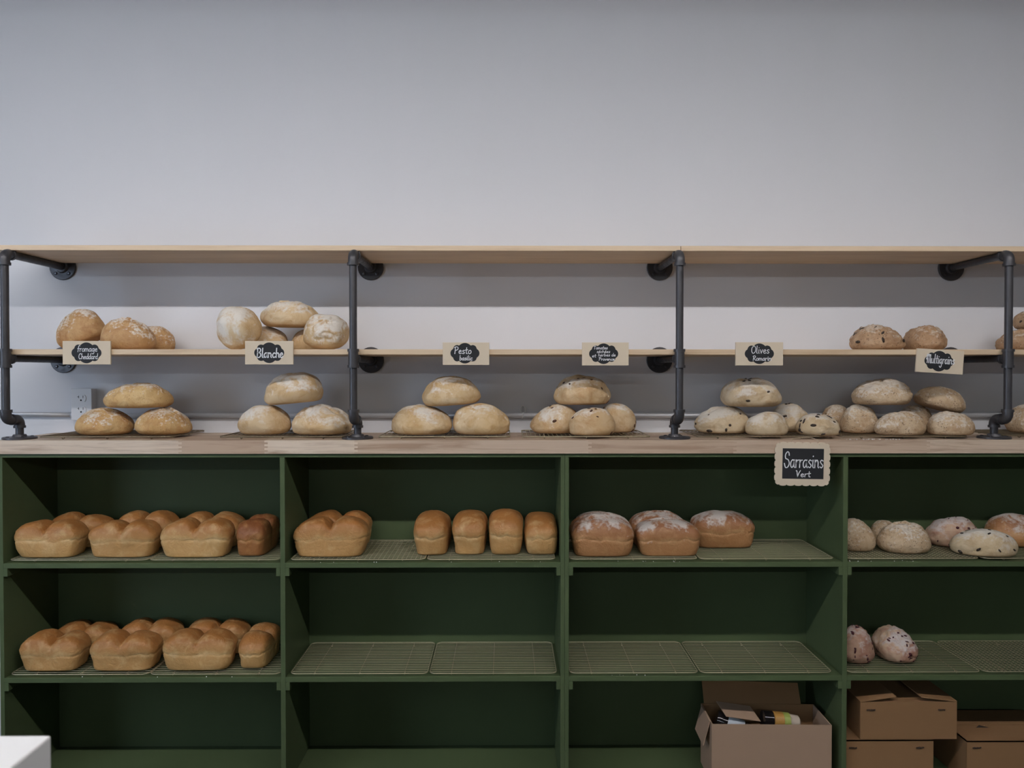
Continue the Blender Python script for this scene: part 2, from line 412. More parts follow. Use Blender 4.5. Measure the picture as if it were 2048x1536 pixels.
board(-8, 1360.5, ZM0, ZM1, 'middle pine board carrying the Fromage, Blanche, Pesto and Tomates signs', WALLY - .0155)
board(1361.5, 2240, ZM0, ZM1, 'middle pine board carrying the Olives and Multigrains signs', WALLY - .0155)

# ------------------------------------------------------------------ conduit, outlet box
yc = WALLY - .011
ZCO = P(1100, 831, yc)[1]
ox0, oz1 = P(142, 777, WALLY - .036); ox1, oz0 = P(183.5, 840, WALLY - .036)
cd = thing('electrical_conduit', 'thin galvanised conduit running along the wall from the outlet box past all the loaves', 'conduit', (0.4, yc, ZCO))
bm = bmesh.new(); sweep(bm, [(ox1 - .4 - .001, 0, 0), (XR - .42, 0, 0)], .0085, 14); new_obj('tube', bm, M_EMT, cd, True)
def strap(px):
    x = FX(px, yc, 825) - .4
    bm = bmesh.new()
    pts = [(x, .0105, .030), (x, .004, .030), (x, .0, .020)] + [(x, -.0105 * math.sin(t), .0105 * math.cos(t)) for t in [math.pi * k / 8 for k in range(9)]] + [(x, .010, -.011)]
    sweep(bm, pts, .0022, 8); s = new_obj('strap', bm, M_EMT, cd, True)
    bm = bmesh.new()
    sweep(bm, [(x + .0095 * math.cos(t), .004, .020 + .0125 * math.sin(t)) for t in [math.pi * 2 * k / 16 for k in range(16)]], .0022, 8, closed=True)
    new_obj('strap_eye', bm, M_WHITE, s, True)
strap(1046)
cs = thing('electrical_conduit', 'short piece of galvanised conduit between the outlet box and the end bracket', 'conduit', (ox0 - .3, yc, ZCO + .003))
bm = bmesh.new(); sweep(bm, [(.299, 0, 0), (.1, 0, .002), (-.05, 0, .004), (XL - ox0 + .32, 0, .006)], .0075, 12); new_obj('tube', bm, M_EMT, cs, True)
bm = bmesh.new(); sweep(bm, [(.287, 0, 0), (.2975, 0, 0)], .0115, 12); new_obj('connector', bm, M_EMT, cs, True)
ob = thing('wall_outlet', 'white surface-mounted duplex outlet box on the wall beside the pipe bracket', 'outlet', ((ox0 + ox1) / 2, WALLY, oz0))
wh, hh = (ox1 - ox0) / 2, oz1 - oz0
BX('box', M_OUTLET, ob, -wh + .001, wh - .001, -.034, -.0005, .001, hh - .001, .002)
BX('cover_plate', M_OUTLET, ob, -wh, wh, -.0365, -.034, 0, hh, .0012)
for k in (0.32, 0.69):
    zc = hh * k
    out = []
    for i in range(24):
        t = 2 * math.pi * i / 24; out.append((.0165 * math.cos(t), zc + max(-.0115, min(.0115, .0165 * math.sin(t)))))
    bm = bmesh.new(); prism(bm, out, -.0384, -.0362); rc = new_obj('receptacle', bm, M_OUTLET, ob)
    BX('slot', M_SLOT, rc, -.0080, -.0064, -.0388, -.0380, zc + .0005, zc + .0085, 0)
    BX('slot', M_SLOT, rc, -.0120, -.0064, -.0388, -.0380, zc + .0038, zc + .0054, 0)
    BX('slot', M_SLOT, rc, .0060, .0076, -.0388, -.0380, zc + .0005, zc + .0085, 0)
    bm = bmesh.new(); sweep(bm, [(0, -.0388, zc - .0065), (0, -.0380, zc - .0065)], .0029, 12); new_obj('slot', bm, M_SLOT, rc)

# ------------------------------------------------------------------ wire cooling racks
RH = 0.0105
def rack(pxl, w_m, base_z, kind, label, grp, y0=0.004, dep=0.268, py=None, m=None, px_is='l'):
    py = py or 1100
    x0 = FX(pxl, y0, proj((0, y0, base_z))[1])
    w = w_m
    t = thing('cooling_rack', label, 'cooling rack', (x0 + w / 2, y0 + dep / 2, base_z), grp)
    m = m or M_WIRE
    rc = .018; hw, hd = w / 2, dep / 2; zb = RH - .0016
    pts = []
    for cx, cy, a0 in ((hw - rc, hd - rc, 0), (-hw + rc, hd - rc, 90), (-hw + rc, -hd + rc, 180), (hw - rc, -hd + rc, 270)):
        for k in range(6):
            a = R(a0 + 18 * k); pts.append((cx + rc * math.cos(a), cy + rc * math.sin(a), zb))
    bm = bmesh.new(); sweep(bm, pts, .0016, 6, closed=True); new_obj('border_wire', bm, m, t, True)
    bm = bmesh.new()
    if kind in ('x', 'grid'):
        n = 19
        for k in range(1, n):
            y = -hd + dep * k / n; ins = 0 if rc < abs(abs(y) - hd) else rc - math.sqrt(max(0, rc * rc - (rc - (hd - abs(y))) ** 2))
            sweep(bm, [(-hw + ins, y, zb + .0006), (hw - ins, y, zb + .0006)], .00088, 5, caps=False)
    if kind in ('y', 'grid'):
        n = 29
        for k in range(1, n):
            x = -hw + w * k / n; ins = 0 if rc < abs(abs(x) - hw) else rc - math.sqrt(max(0, rc * rc - (rc - (hw - abs(x))) ** 2))
            sweep(bm, [(x, -hd + ins, zb + .0006), (x, hd - ins, zb + .0006)], .00095, 5, caps=False)
    stuff(new_obj('wires', bm, m, t, True))
    bm = bmesh.new(); feet = []
    if kind == 'y':
        for q in (-.5, 0, .5): sweep(bm, [(-hw, q * dep * .9, zb - .0022), (hw, q * dep * .9, zb - .0022)], .0013, 5)
    for q in (-.33, 0, .33):
        sweep(bm, [(q * w, -hd, zb - .0018), (q * w, hd, zb - .0018)], .0009, 5)
    stuff(new_obj('cross_wires', bm, M_WIRED, t, True))
    for q in (-.33, 0, .33):
        for s in (-.88, .88):
            bm = bmesh.new(); y = s * hd
            sweep(bm, [(q * w, y - .007, zb - .002), (q * w, y - .005, .0022), (q * w, y, .0014), (q * w, y + .005, .0022), (q * w, y + .007, zb - .002)], .0013, 5)
            new_obj('foot', bm, m, t, True)
    return t
RW = 0.402
gC = 'cooling racks on the worktop'
rack(75, RW, Z_TOP, 'y', 'wire cooling rack on the worktop nearest the wall outlet', gC, 0.018, .26, m=M_WIRED)
rack(437, .375, Z_TOP, 'y', 'wire cooling rack on the worktop under the pale loaves below the Blanche sign', gC, 0.018, .26, m=M_WIRED)
rack(756, RW - .005, Z_TOP, 'y', 'wire cooling rack on the worktop under the plain loaves below the Pesto sign', gC, 0.018, .26)
rack(1046, .385, Z_TOP, 'y', 'wire cooling rack on the worktop under the tomato loaves', gC, 0.018, .26)
rack(1395, .385, Z_TOP, 'y', 'wire cooling rack on the worktop under the olive loaves', gC, 0.018, .26, m=M_WIRED)
rack(1684, .385, Z_TOP, 'y', 'wire cooling rack on the worktop under the multigrain loaves', gC, 0.018, .26, m=M_WIRED)
rack(2000, RW, Z_TOP, 'y', 'wire cooling rack on the worktop beyond the last pipe bracket', gC, 0.06, .22, m=M_WIRED)
gR = 'cooling racks on the green shelves'
rack(17, .413, Z_S1, 'x', 'wire rack under golden loaves on the upper green shelf, beside the end panel', gR)
rack(297, .390, Z_S1, 'x', 'wire rack under golden loaves on the upper green shelf, below the dark end-on loaf', gR)
rack(580, .403, Z_S1, 'grid', 'square-mesh wire rack half covered by a pair of golden loaves', gR)
rack(854, .385, Z_S1, 'x', 'wire rack under four golden loaves standing end-on', gR)
rack(1140, .385, Z_S1, 'x', 'wire rack under the floured brown pan loaves', gR)
rack(1401, .405, Z_S1, 'x', 'mostly empty wire rack beside the floured brown pan loaves', gR)
rack(1696, .400, Z_S1, 'grid', 'fine-mesh wire rack under grey floured loaves on the upper green shelf', gR)
rack(1968, .400, Z_S1, 'x', 'wire rack under the brown loaf on the upper green shelf beyond the olive loaf', gR)
rack(19, .413, Z_S2, 'x', 'wire rack under golden loaves on the lower green shelf, beside the end panel', gR)
rack(298, .390, Z_S2, 'x', 'wire rack on the lower green shelf below the golden end-on loaf', gR)
rack(580, .412, Z_S2, 'x', 'empty wire rack beside the golden lower-shelf loaves, behind the single divider', gR)
rack(859, .383, Z_S2, 'x', 'empty wire rack on the lower green shelf under the four end-on loaves', gR)
rack(1140, .388, Z_S2, 'x', 'empty wire rack on the lower green shelf below the floured brown pan loaves', gR)
rack(1402, .398, Z_S2, 'x', 'empty wire rack on the lower green shelf above the open cardboard box', gR)
rack(1696, .405, Z_S2, 'x', 'wire rack under the two cranberry loaves', gR)
rack(1969, .400, Z_S2, 'grid', 'empty square-mesh rack on the lower green shelf beside the cranberry loaves', gR)

# ------------------------------------------------------------------ loaves
PLACED = []
def loaf_local(kind, a, b, h, seed, nth=84, nv=26, humps=1, lump=0.06, crack=0.0, scores=(), fine=0.0):
    """local loaf: footprint half sizes a, b; height h; base on z = 0. Returns verts, faces, lh, axis info"""
    rs = random.Random(seed); off = Vector((rs.uniform(-50, 50), rs.uniform(-50, 50), rs.uniform(-50, 50)))
    if kind == 'pan':
        ex = 4.6
        prof = [(0, 0), (.45, 0), (.78, 0), (.845, .012), (.875, .05), (.91, .14), (.94, .25), (.965, .36), (.974, .41), (.964, .435), (.966, .45),
                (.988, .48), (1.0, .54), (1.0, .61), (.985, .68), (.957, .75), (.91, .815), (.84, .87), (.74, .915), (.61, .95), (.46, .975), (.30, .992), (.14, .999), (0, 1.0)]
    else:
        ex = 2.25
        prof = [(0, 0), (.35, 0), (.66, .0), (.80, .012), (.875, .04), (.93, .09), (.97, .16), (.992, .23), (1.0, .30), (.99, .38), (.965, .46), (.93, .54),
                (.88, .62), (.825, .69), (.755, .757), (.675, .818), (.585, .87), (.48, .915), (.37, .95), (.25, .976), (.12, .994), (0, 1.0)]
    pf = [prof[0]]
    for (r0, z0), (r1, z1) in zip(prof, prof[1:]):
        k_ = 2 if kind != 'pan' else 1
        for q in range(1, k_ + 1): pf.append((r0 + (r1 - r0) * q / k_, z0 + (z1 - z0) * q / k_))
    prof = pf
    V, LH, idx = [], [], []
    for j, (r, z) in enumerate(prof):
        ring = []
        if r == 0:
            V.append(Vector((0, 0, z))); LH.append(z); idx.append([len(V) - 1]); continue
        for i in range(nth):
            t = 2 * math.pi * i / nth; ct_, st = math.cos(t), math.sin(t)
            k = (abs(ct_) ** ex + abs(st) ** ex) ** (-1 / ex)
            e2 = ex if kind != 'pan' else ex
            x, y = ct_ * k * r, st * k * r
            V.append(Vector((x, y, z))); LH.append(z); ring.append(len(V) - 1)
        idx.append(ring)
    Fc = []
    for j in range(len(idx) - 1):
        A, B = idx[j], idx[j + 1]
        if len(A) == 1:
            for i in range(nth): Fc.append((A[0], B[(i + 1) % nth], B[i]))
        elif len(B) == 1:
            for i in range(nth): Fc.append((A[i], A[(i + 1) % nth], B[0]))
        else:
            for i in range(nth): Fc.append((A[i], A[(i + 1) % nth], B[(i + 1) % nth], B[i]))
    out = []
    tilt = rs.uniform(-.10, .10); tilt2 = rs.uniform(-.06, .06); seam = rs.uniform(-.06, .06)
    ha, hb = rs.uniform(.95, 1.0), rs.uniform(.93, 1.0)
    for v in V:
        x, y, z = v
        if kind == 'pan':                                  # the crease where the dough rose over the tin wanders
            wv = noise.noise(Vector((x * 2.2, y * 2.2, 0)) + off) * .10 + noise.noise(Vector((x * 6, y * 6, 3)) + off) * .035
            z = z + wv * max(0.0, 1 - abs(z - .44) / .40)
        dome = max(0.0, (z - .42) / .58)
        if humps == 2:
            d = x - seam
            dip = math.exp(-(abs(d) / .11) ** 1.3)
            side = ha if d < 0 else hb
            zz = z * (1 - dome ** .6 * (.19 * dip)) * (1 - (1 - side) * dome)
            # each half domes on its own
            zz *= 1 - dome * .13 * min(1.0, (abs(abs(d) - .46) / .54)) ** 2.2
            y *= 1 - .07 * dip * min(1, z * 4)
            z = zz
        elif kind == 'pan':
            z *= 1 - dome * .14 * abs(x) ** 2.2 + dome * tilt * .4 * x
        else:
            z *= 1 + (tilt * x + tilt2 * y) * min(1, z * 2)
        p = Vector((x * a, y * b, z * h))
        q = p * 11 + off
        m_ = min(1.0, z * 5)
        n1 = noise.fractal(q, .9, 2.0, 3)
        rad = Vector((x, y, (z - .35) * .9))
        if rad.length > 1e-4: rad.normalize()
        s = min(a, b, h)
        disp = n1 * lump * s * m_
        disp += noise.noise(p * 6.5 + off * 2.3) * lump * 1.5 * s * m_
        if kind != 'pan': disp += (abs(noise.noise(p * 17 - off)) - .22) * lump * .9 * s * m_
        else: disp -= max(0, .10 - abs(noise.noise(Vector((p.x * 14, p.y * 14, p.z * 48)) - off))) * .35 * s * m_ * (1 if z < .8 else .4)
        if crack:
            rg = abs(noise.noise(p * 26 + off * 1.7)); disp -= crack * s * max(0, .16 - rg) / .16 * (dome * .9 + .12) * m_
        if fine: disp += (abs(noise.noise(p * 62 + off)) - .2) * fine * s * m_ + noise.noise(p * 110 + off) * fine * .5 * s * m_
        for (sx, sy, ang, ln, wd, dp) in scores:
            ca, sa = math.cos(ang), math.sin(ang)
            u = (x - sx) * ca + (y - sy) * sa; w_ = -(x - sx) * sa + (y - sy) * ca
            w_ += .05 * math.sin(u * 9 + seed)
            fall = max(0, 1 - (u / ln) ** 2)
            disp -= dp * s * fall * math.exp(-(w_ / wd) ** 2) * dome
            disp += dp * .6 * s * fall * math.exp(-((w_ - wd * 1.8) / (wd * .8)) ** 2) * dome
        p += rad * disp
        if v.z == 0: p.z = max(0, p.z * .2)
        out.append(p)
    return out, Fc, LH

def place_loaf(bbox, Y, style, label, group, base=None, kind='round', ratio=0.85, depth=None, yaw=0, roll=0, pitch=0, seed=None,
               humps=1, lump=.085, crack=0.0, scores=(), bits=None, settle=False, aspect=None, name='bread_loaf', nbits=12, yb=None):
    """bbox: photo extent l, r, t, b of the loaf; Y: depth of its centre; base: height of what it lies on"""
    global SEED
    SEED += 1; seed = seed or SEED
    l, r, t, bpx = bbox
    xa, zt = P(l, t, Y); xb, zb = P(r, bpx, Y)
    if base is not None: zb = base
    W = xb - xa; H = zt - zb
    cx = (xa + xb) / 2
    # local sizes before rotation
    if yaw and kind == 'pan':
        a0, b0 = depth / 2, W / 2
    else:
        a0, b0 = W / 2, (depth / 2 if depth else W / 2 * ratio)
    h0 = H if not (roll or pitch) else (aspect or .62) * W
    V, Fc, LH = loaf_local(kind, a0, b0, h0, seed, humps=humps, lump=lump, crack=crack, scores=scores, fine={'grain': .05, 'graind': .07, 'berry': .05, 'olive': .03}.get(style, .012 if kind != 'pan' else 0))
    M = Matrix.Rotation(R(yaw), 3, 'Z') @ Matrix.Rotation(R(roll), 3, 'Y') @ Matrix.Rotation(R(pitch), 3, 'X')
    Wv = [M @ v for v in V]
    up = M @ Vector((0, 0, 1))
    for it in range(4):                                    # fit the measured extent
        mnx, mxx = min(v.x for v in Wv), max(v.x for v in Wv); mnz, mxz = min(v.z for v in Wv), max(v.z for v in Wv)
        my = (min(v.y for v in Wv) + max(v.y for v in Wv)) / 2
        Wv = [Vector((v.x - (mnx + mxx) / 2, v.y - my, v.z - mnz)) for v in Wv]
        pr = [proj((cx + v.x, Y + v.y, zb + v.z)) for v in Wv]
        pl, prr, ptop = min(p[0] for p in pr), max(p[0] for p in pr), min(p[1] for p in pr)
        sx = (r - l) / (prr - pl)
        pbot = max(p[1] for p in pr)
        if base is not None:
            py0 = proj((cx, Y, zb))[1]; sz = (py0 - t) / (py0 - ptop)
        else: sz = (bpx - t) / (pbot - ptop)
        sz = max(.6, min(1.5, sz))
        Wv = [Vector((v.x * sx, v.y, v.z * sz)) for v in Wv]
        cx += ((l + r) / 2 - (pl + prr) / 2) / F_PX * (Y + 2.31)
        if base is None:
            pb = max(proj((cx + v.x, Y + v.y, zb + v.z))[1] for v in Wv); zb -= (bpx - pb) / F_PX * (Y + 2.31)
    if settle:                                             # lower or lift it until it rests on the loaves below
        best = None
        for bv in settle if isinstance(settle, list) else PLACED:
            for v in Wv:
                hit = bv.ray_cast(Vector((cx + v.x, Y + v.y, 2.6 - 1e-4)), Vector((0, 0, -1)))
                if hit[0] is None: continue
                gap = zb + v.z - hit[0].z
                if abs(gap) < .09 and (best is None or gap < best): best = gap
        if best is not None: zb -= best - .0002
    me = bpy.data.meshes.new(name); me.from_pydata([tuple(v) for v in Wv], [], Fc); me.update()
    for p in me.polygons: p.use_smooth = True
    at = me.attributes.new('lh', 'FLOAT', 'POINT'); at.data.foreach_set('value', LH)
    at = me.attributes.new('lu', 'FLOAT', 'POINT'); at.data.foreach_set('value', [float(n.vector.dot(up)) for n in me.vertex_normals])
    me.materials.append(M_BREAD[style])
    if bits:
        root = thing(name, label, 'bread', (cx, Y, zb), group)
        o = bpy.data.objects.new('crumb_body', me); o.name = 'crust'; COL.objects.link(o); o.parent = root
        rs = random.Random(seed * 7); bm = bmesh.new(); n = len(Wv); cnt = 0
        nrm = [x.vector.copy() for x in me.vertex_normals]; tries = 0
        while cnt < nbits and tries < 4000:
            tries += 1; i = rs.randrange(n)
            if LH[i] < .06 or nrm[i].y > .45: continue
            s = rs.uniform(.0040, .0080) if bits == 'olive' else rs.uniform(.0032, .0064); q = bmesh.new(); bmesh.ops.create_icosphere(q, subdivisions=1, radius=1)
            Mt = Matrix.Translation(Wv[i] + nrm[i] * s * .05) @ nrm[i].to_track_quat('Z', 'Y').to_matrix().to_4x4() @ Matrix.Rotation(rs.uniform(0, 6), 4, 'Z') @ Matrix.Diagonal((s * rs.uniform(.9, 1.7), s * rs.uniform(.55, .95), s * .24, 1))
            merge(bm, q, Mt); cnt += 1
        stuff(new_obj({'olive': 'olive_pieces', 'tomato': 'tomato_pieces', 'berry': 'cranberries'}[bits], bm, {'olive': M_OLIVE, 'tomato': M_TOMATO, 'berry': M_BERRY}[bits], root, True))
    else:
        root = bpy.data.objects.new(name, me); COL.objects.link(root); root.location = (cx, Y, zb)
        tag(root, label, 'bread', group)
    bv = BVHTree.FromPolygons([(v.x + cx, v.y + Y, v.z + zb) for v in Wv], Fc)
    PLACED.append(bv); return bv
SEED = 10
RC = Z_TOP + RH; R1 = Z_S1 + RH; R2 = Z_S2 + RH; MS = ZM1
rsc = random.Random(3)
def sc1(): return [(rsc.uniform(-.2, .2), rsc.uniform(-.3, .1), rsc.uniform(-.5, .5), .7, .09, .10)]
def sc2(): return [(-.25, -.2, .6, .5, .07, .10), (.25, -.1, .5, .5, .07, .10)]

# -- worktop, below the Fromage sign
g_ = 'cheese loaves below the Fromage sign'
A = [place_loaf((149, 270, 815, 867), .125, 'cheese', 'golden cheese loaf at the bottom of the stack, beside the wall outlet', g_, RC, scores=sc1()),
     place_loaf((268.5, 385, 813, 867), .125, 'cheese', 'golden-brown cheese loaf at the stack bottom, away from the outlet', g_, RC, scores=sc1())]
place_loaf((206, 348, 772, 823), .125, 'cheese', 'wide golden cheese loaf with a flour streak, lying across two others', g_, settle=A, ratio=.7, scores=sc1())
# -- below the Blanche sign
g_ = 'white loaves below the Blanche sign'
A = [place_loaf((475, 583, 810, 867), .12, 'white', 'pale floured white loaf at the bottom of the stack, away from the pipe bracket', g_, RC),
     place_loaf((583.5, 706, 808, 867), .125, 'white', 'white loaf with cracked floury top, bottom of the stack, touching the pipe bracket', g_, RC, crack=.10)]
place_loaf((528, 647, 756, 822), .125, 'white', 'golden white loaf with floured end on top of the stack below the Blanche sign', g_, settle=A, roll=-5, aspect=.52)
# -- below the Pesto sign
g_ = 'pesto loaves below the Pesto sign'
A = [place_loaf((783, 904.5, 808, 867), .12, 'pesto', 'plain pale loaf at the stack bottom below the Pesto sign, bracket side', g_, RC, scores=sc1()),
     place_loaf((905.5, 1020, 806, 867), .12, 'pesto', 'plain golden loaf at the bottom of the stack, beside the conduit strap', g_, RC)]
place_loaf((844, 962, 757, 818), .13, 'pesto', 'floured pale loaf on top of the stack below the Pesto sign', g_, settle=A, roll=-4, aspect=.52, scores=sc1())
# -- below the Tomates sign
g_ = 'tomato loaves below the Tomates sign'
A = [place_loaf((1060, 1158, 808, 867), .155, 'tomato', 'tomato loaf at the bottom of the stack, beside the conduit strap', g_, RC, bits='tomato', nbits=9),
     place_loaf((1196, 1272, 806, 866), .185, 'tomato', 'tomato loaf at the bottom of the stack, tucked behind the front one', g_, RC, bits='tomato', nbits=8, ratio=.9),
     place_loaf((1138, 1231, 815, 873), .066, 'tomato', 'pale tomato loaf in front of the stack below the Tomates sign', g_, RC, bits='tomato', nbits=8, ratio=.70)]
place_loaf((1107, 1222, 750, 811), .165, 'tomato', 'tomato loaf on top of the stack below the Tomates sign', g_, settle=A, bits='tomato', nbits=9, scores=[(0, -.1, .15, .8, .12, .14)])
# -- below the Olives sign
g_ = 'olive loaves below the Olives sign'
A = [place_loaf((1388, 1500, 812, 867), .162, 'olive', 'olive loaf with large dark olives, bottom of the stack beside the pipe bracket', g_, RC, bits='olive', nbits=14, scores=sc1()),
     place_loaf((1540, 1622, 806, 868), .19, 'olive', 'lumpy olive loaf standing behind the two front ones', g_, RC, bits='olive', nbits=9, lump=.13, ratio=.9)]
B = [place_loaf((1490, 1577, 823, 874), .064, 'olive', 'small chalky olive loaf in front of the stack', g_, RC, ratio=.72, lump=.09),
     place_loaf((1590, 1681, 827, 877), .060, 'olive', 'small lumpy olive loaf with dark olives directly over the Sarrasins sign', g_, RC, bits='olive', nbits=16, lump=.14, ratio=.75)]
place_loaf((1440, 1564, 761, 820), .145, 'olive', 'grey floured olive loaf on top of the stack below the Olives sign', g_, settle=A + B, bits='olive', nbits=14, scores=[(-.2, -.1, .5, .6, .10, .12)])
# -- below the Multigrains sign
g_ = 'multigrain loaves on the worktop'
A = [place_loaf((1680, 1759, 808, 867), .148, 'grain', 'rough multigrain loaf at the bottom of the stack next to the olive loaves', g_, RC, ratio=.7, crack=.08),
     place_loaf((1640, 1704, 809, 862), .236, 'grain', 'half-hidden multigrain loaf against the wall behind the olive loaves', g_, RC, ratio=.7),
     place_loaf((1790, 1868, 810, 864), .205, 'grain', 'half-hidden multigrain loaf behind the front pair', g_, RC, ratio=.8, crack=.1),
     place_loaf((1748, 1852, 822, 876), .060, 'grain', 'chalky multigrain loaf in the front of the stack, in the middle', g_, RC, ratio=.6, crack=.08),
     place_loaf((1853, 1951, 822, 878), .066, 'grain', 'sandy multigrain loaf in front, beside the pipe foot', g_, RC, ratio=.68, crack=.08)]
place_loaf((1702, 1826, 763, 818), .14, 'grain', 'round multigrain loaf on top of the stack', g_, settle=A, ratio=.8, scores=[(0, 0, 1.4, .5, .05, .08)])
place_loaf((1826, 1932, 781, 836), .150, 'grain', 'tilted multigrain loaf leaning down towards the pipe foot', g_, roll=16, aspect=.5, settle=A, ratio=.75)
place_loaf((2008, 2120, 806, 866), .15, 'grain', 'multigrain loaf beyond the last pipe bracket', g_, RC)

# -- middle pine shelf
g_ = 'cheese loaves on the pine shelf'
place_loaf((112, 213, 618, 700), .150, 'cheesed', 'tall floury cheese loaf behind the Fromage sign, propped on its side', g_, MS, roll=-24, aspect=.75, ratio=.62, scores=[(.1, -.2, .6, .7, .16, .12)])
place_loaf((200, 313, 634, 700), .075, 'cheesed', 'cracked brown cheese loaf lying in front on the pine shelf', g_, MS, ratio=.58, crack=.10, scores=[(0, -.2, .1, .8, .12, .14)])
place_loaf((262, 351, 652, 700), .205, 'cheesed', 'low cheese loaf peeking out behind the cracked one', g_, MS, ratio=.8)
g_ = 'white loaves on the pine shelf'
A = [place_loaf((487, 578, 652, 700), .185, 'white', 'low white loaf in shade behind the Blanche sign', g_, MS, ratio=.9),
     place_loaf((581, 668, 656, 700), .200, 'white', 'low golden white loaf behind the leaning cracked one', g_, MS, ratio=.8)]
B = [place_loaf((433, 524, 613, 700), .072, 'white', 'blotchy white loaf standing on edge beside the Blanche sign', g_, MS, pitch=52, roll=-12, aspect=.75, ratio=.9, lump=.08),
     place_loaf((606, 699, 628, 700), .072, 'white', 'cracked white loaf standing on edge against the pipe bracket', g_, MS, pitch=48, roll=8, aspect=.72, ratio=.9, crack=.12, scores=sc2())]
place_loaf((520, 642, 602, 657), .165, 'white', 'floury white loaf lying on top of the stack behind the Blanche sign', g_, settle=A, crack=.10, ratio=.75)
g_ = 'seeded loaves on the pine shelf'
place_loaf((1698, 1812, 648, 701), .12, 'graind', 'seeded brown loaf with dark olives on the pine shelf, away from the sign', g_, MS, bits='olive', nbits=16, lump=.10, crack=.08)
place_loaf((1804, 1895, 650, 701), .14, 'graind', 'rough seeded brown loaf on the pine shelf above the tilted sign', g_, MS, lump=.10, crack=.10, ratio=1.0)
A = [place_loaf((1990, 2110, 657, 701), .13, 'graind', 'flat seeded loaf on the pine shelf behind the last pipe bracket', g_, MS, crack=.12)]
place_loaf((2024, 2120, 619, 660), .12, 'graind', 'olive-topped seeded loaf lying on another behind the last pipe bracket', g_, settle=A, bits='olive', nbits=14)

# -- upper green shelf
PD = .108
def pans(base, tf, tb, cols_f, cols_b, tops_f, tops_b, shelf):
    gg = f'golden pan loaves on the {shelf} green shelf'
    lf = ['beside the end panel', 'in the middle', 'next to the end-on loaf']
    for i, (l, r) in enumerate(cols_f):
        place_loaf((l, r, tops_f[i], 0), .070, 'pan', f'golden two-hump loaf, {shelf} shelf front row, {lf[i]}', gg, base, 'pan', depth=PD, humps=2, lump=.085)
    for i, (l, r) in enumerate(cols_b):
        place_loaf((l, r, tops_b[i], 0), .205, 'pan', f'golden two-hump loaf, {shelf} shelf back row, {lf[i]}', gg, base, 'pan', depth=PD, humps=2, lump=.085)
pans(R1, 0, 0, [(28, 178), (176.5, 325), (320.5, 471)], [(95, 234), (231, 361), (358, 494)], [1037, 1038, 1034], [1023, 1020, 1022], 'upper')
gU = 'golden pan loaves on the upper green shelf'
place_loaf((473, 560, 1027, 0), .125, 'pandark', 'dark brown end-on pan loaf on the upper shelf of the end bay', gU, R1, 'pan', depth=.20, yaw=90, humps=2, lump=.085)
pans(R2, 0, 0, [(38, 183), (179, 327), (325, 476)], [(104, 239), (238, 369), (369, 505)], [1257, 1257, 1255], [1238, 1234, 1234], 'lower')
gL = 'golden pan loaves on the lower green shelf'
place_loaf((477, 562, 1244, 0), .125, 'pan', 'golden end-on pan loaf on the lower shelf, against the single divider', gL, R2, 'pan', depth=.20, yaw=90, humps=2, lump=.085)
place_loaf((586, 740, 1031, 0), .075, 'pan', 'golden two-hump pan loaf in front of its twin on the mesh rack', gU, R1, 'pan', depth=PD, humps=2, lump=.085)
place_loaf((612, 745, 1019, 0), .205, 'pan', 'golden two-hump pan loaf behind its twin on the mesh rack', gU, R1, 'pan', depth=PD, humps=2, lump=.085)
ge = 'four end-on pan loaves'
for (l, r, t), lab in zip([(827, 903.5, 1020), (904, 976.5, 1019), (977, 1046.5, 1017), (1047, 1115, 1023)],
        ['first of four end-on golden pan loaves, nearest the empty half of the mesh rack', 'end-on golden pan loaf, second from the mesh rack in the row of four',
         'palest of the four end-on golden pan loaves', 'small reddish end-on pan loaf against the double divider']):
    place_loaf((l, r, t, 0), .135, 'pan', lab, ge, R1, 'pan', depth=.195, yaw=90, humps=1, lump=.08)
# floured pan loaves
gs = 'floured brown pan loaves'
s3 = [(0, -.45, .0, 1.0, .10, .12), (0, .1, .0, 1.0, .10, .12)]
place_loaf((1138, 1268, 1022, 0), .088, 'sour', 'scored floured pan loaf against the double divider, in front', gs, R1, 'pan', depth=.145, lump=.06, scores=s3)
place_loaf((1146, 1245, 1022, 0), .222, 'sour', 'floured pan loaf hidden behind the scored one at the double divider', gs, R1, 'pan', depth=.10, lump=.06)
place_loaf((1268.5, 1401, 1033, 0), .080, 'sour', 'floured brown pan loaf in front, between the scored loaf and the single one', gs, R1, 'pan', depth=.12, lump=.07, scores=sc1())
place_loaf((1256, 1372, 1020, 0), .208, 'sour', 'cracked floured pan loaf in the back, between the scored loaf and the single one', gs, R1, 'pan', depth=.115, lump=.07, crack=.08, scores=sc2())
place_loaf((1379, 1510, 1020, 0), .190, 'sour', 'floury pan loaf set back at the edge of the mostly empty rack', gs, R1, 'pan', depth=.125, lump=.07)
# last bay
gb = 'grey floured loaves on the upper green shelf'
place_loaf((1672, 1752, 1036, 0), .12, 'grain', 'greyish loaf half hidden by the divider', gb, R1, crack=.06, ratio=.8, yb=1)
place_loaf((1753, 1863, 1041, 0), .10, 'grain', 'sandy floured oval loaf next to the half-hidden one', gb, R1, crack=.08, ratio=.72, scores=sc1())
place_loaf((1738, 1800, 1040, 0), .225, 'grain', 'small grey loaf peeking from behind the sandy one', gb, R1, ratio=.7)
place_loaf((1848, 1966, 1033, 0), .19, 'berry', 'knobbly grey berry loaf behind the long olive loaf', gb, R1, bits='berry', nbits=12, lump=.12, ratio=.65)
place_loaf((1898, 2037, 1057, 0), .058, 'olive', 'long olive loaf lying at a slant in front on the upper green shelf', gb, R1, bits='olive', nbits=14, ratio=.55, yaw=-14)
place_loaf((1966, 2100, 1026, 0), .195, 'sour', 'brown floured loaf behind the long olive loaf', gb, R1, ratio=.7, lump=.08)
gc = 'cranberry loaves on the lower green shelf'
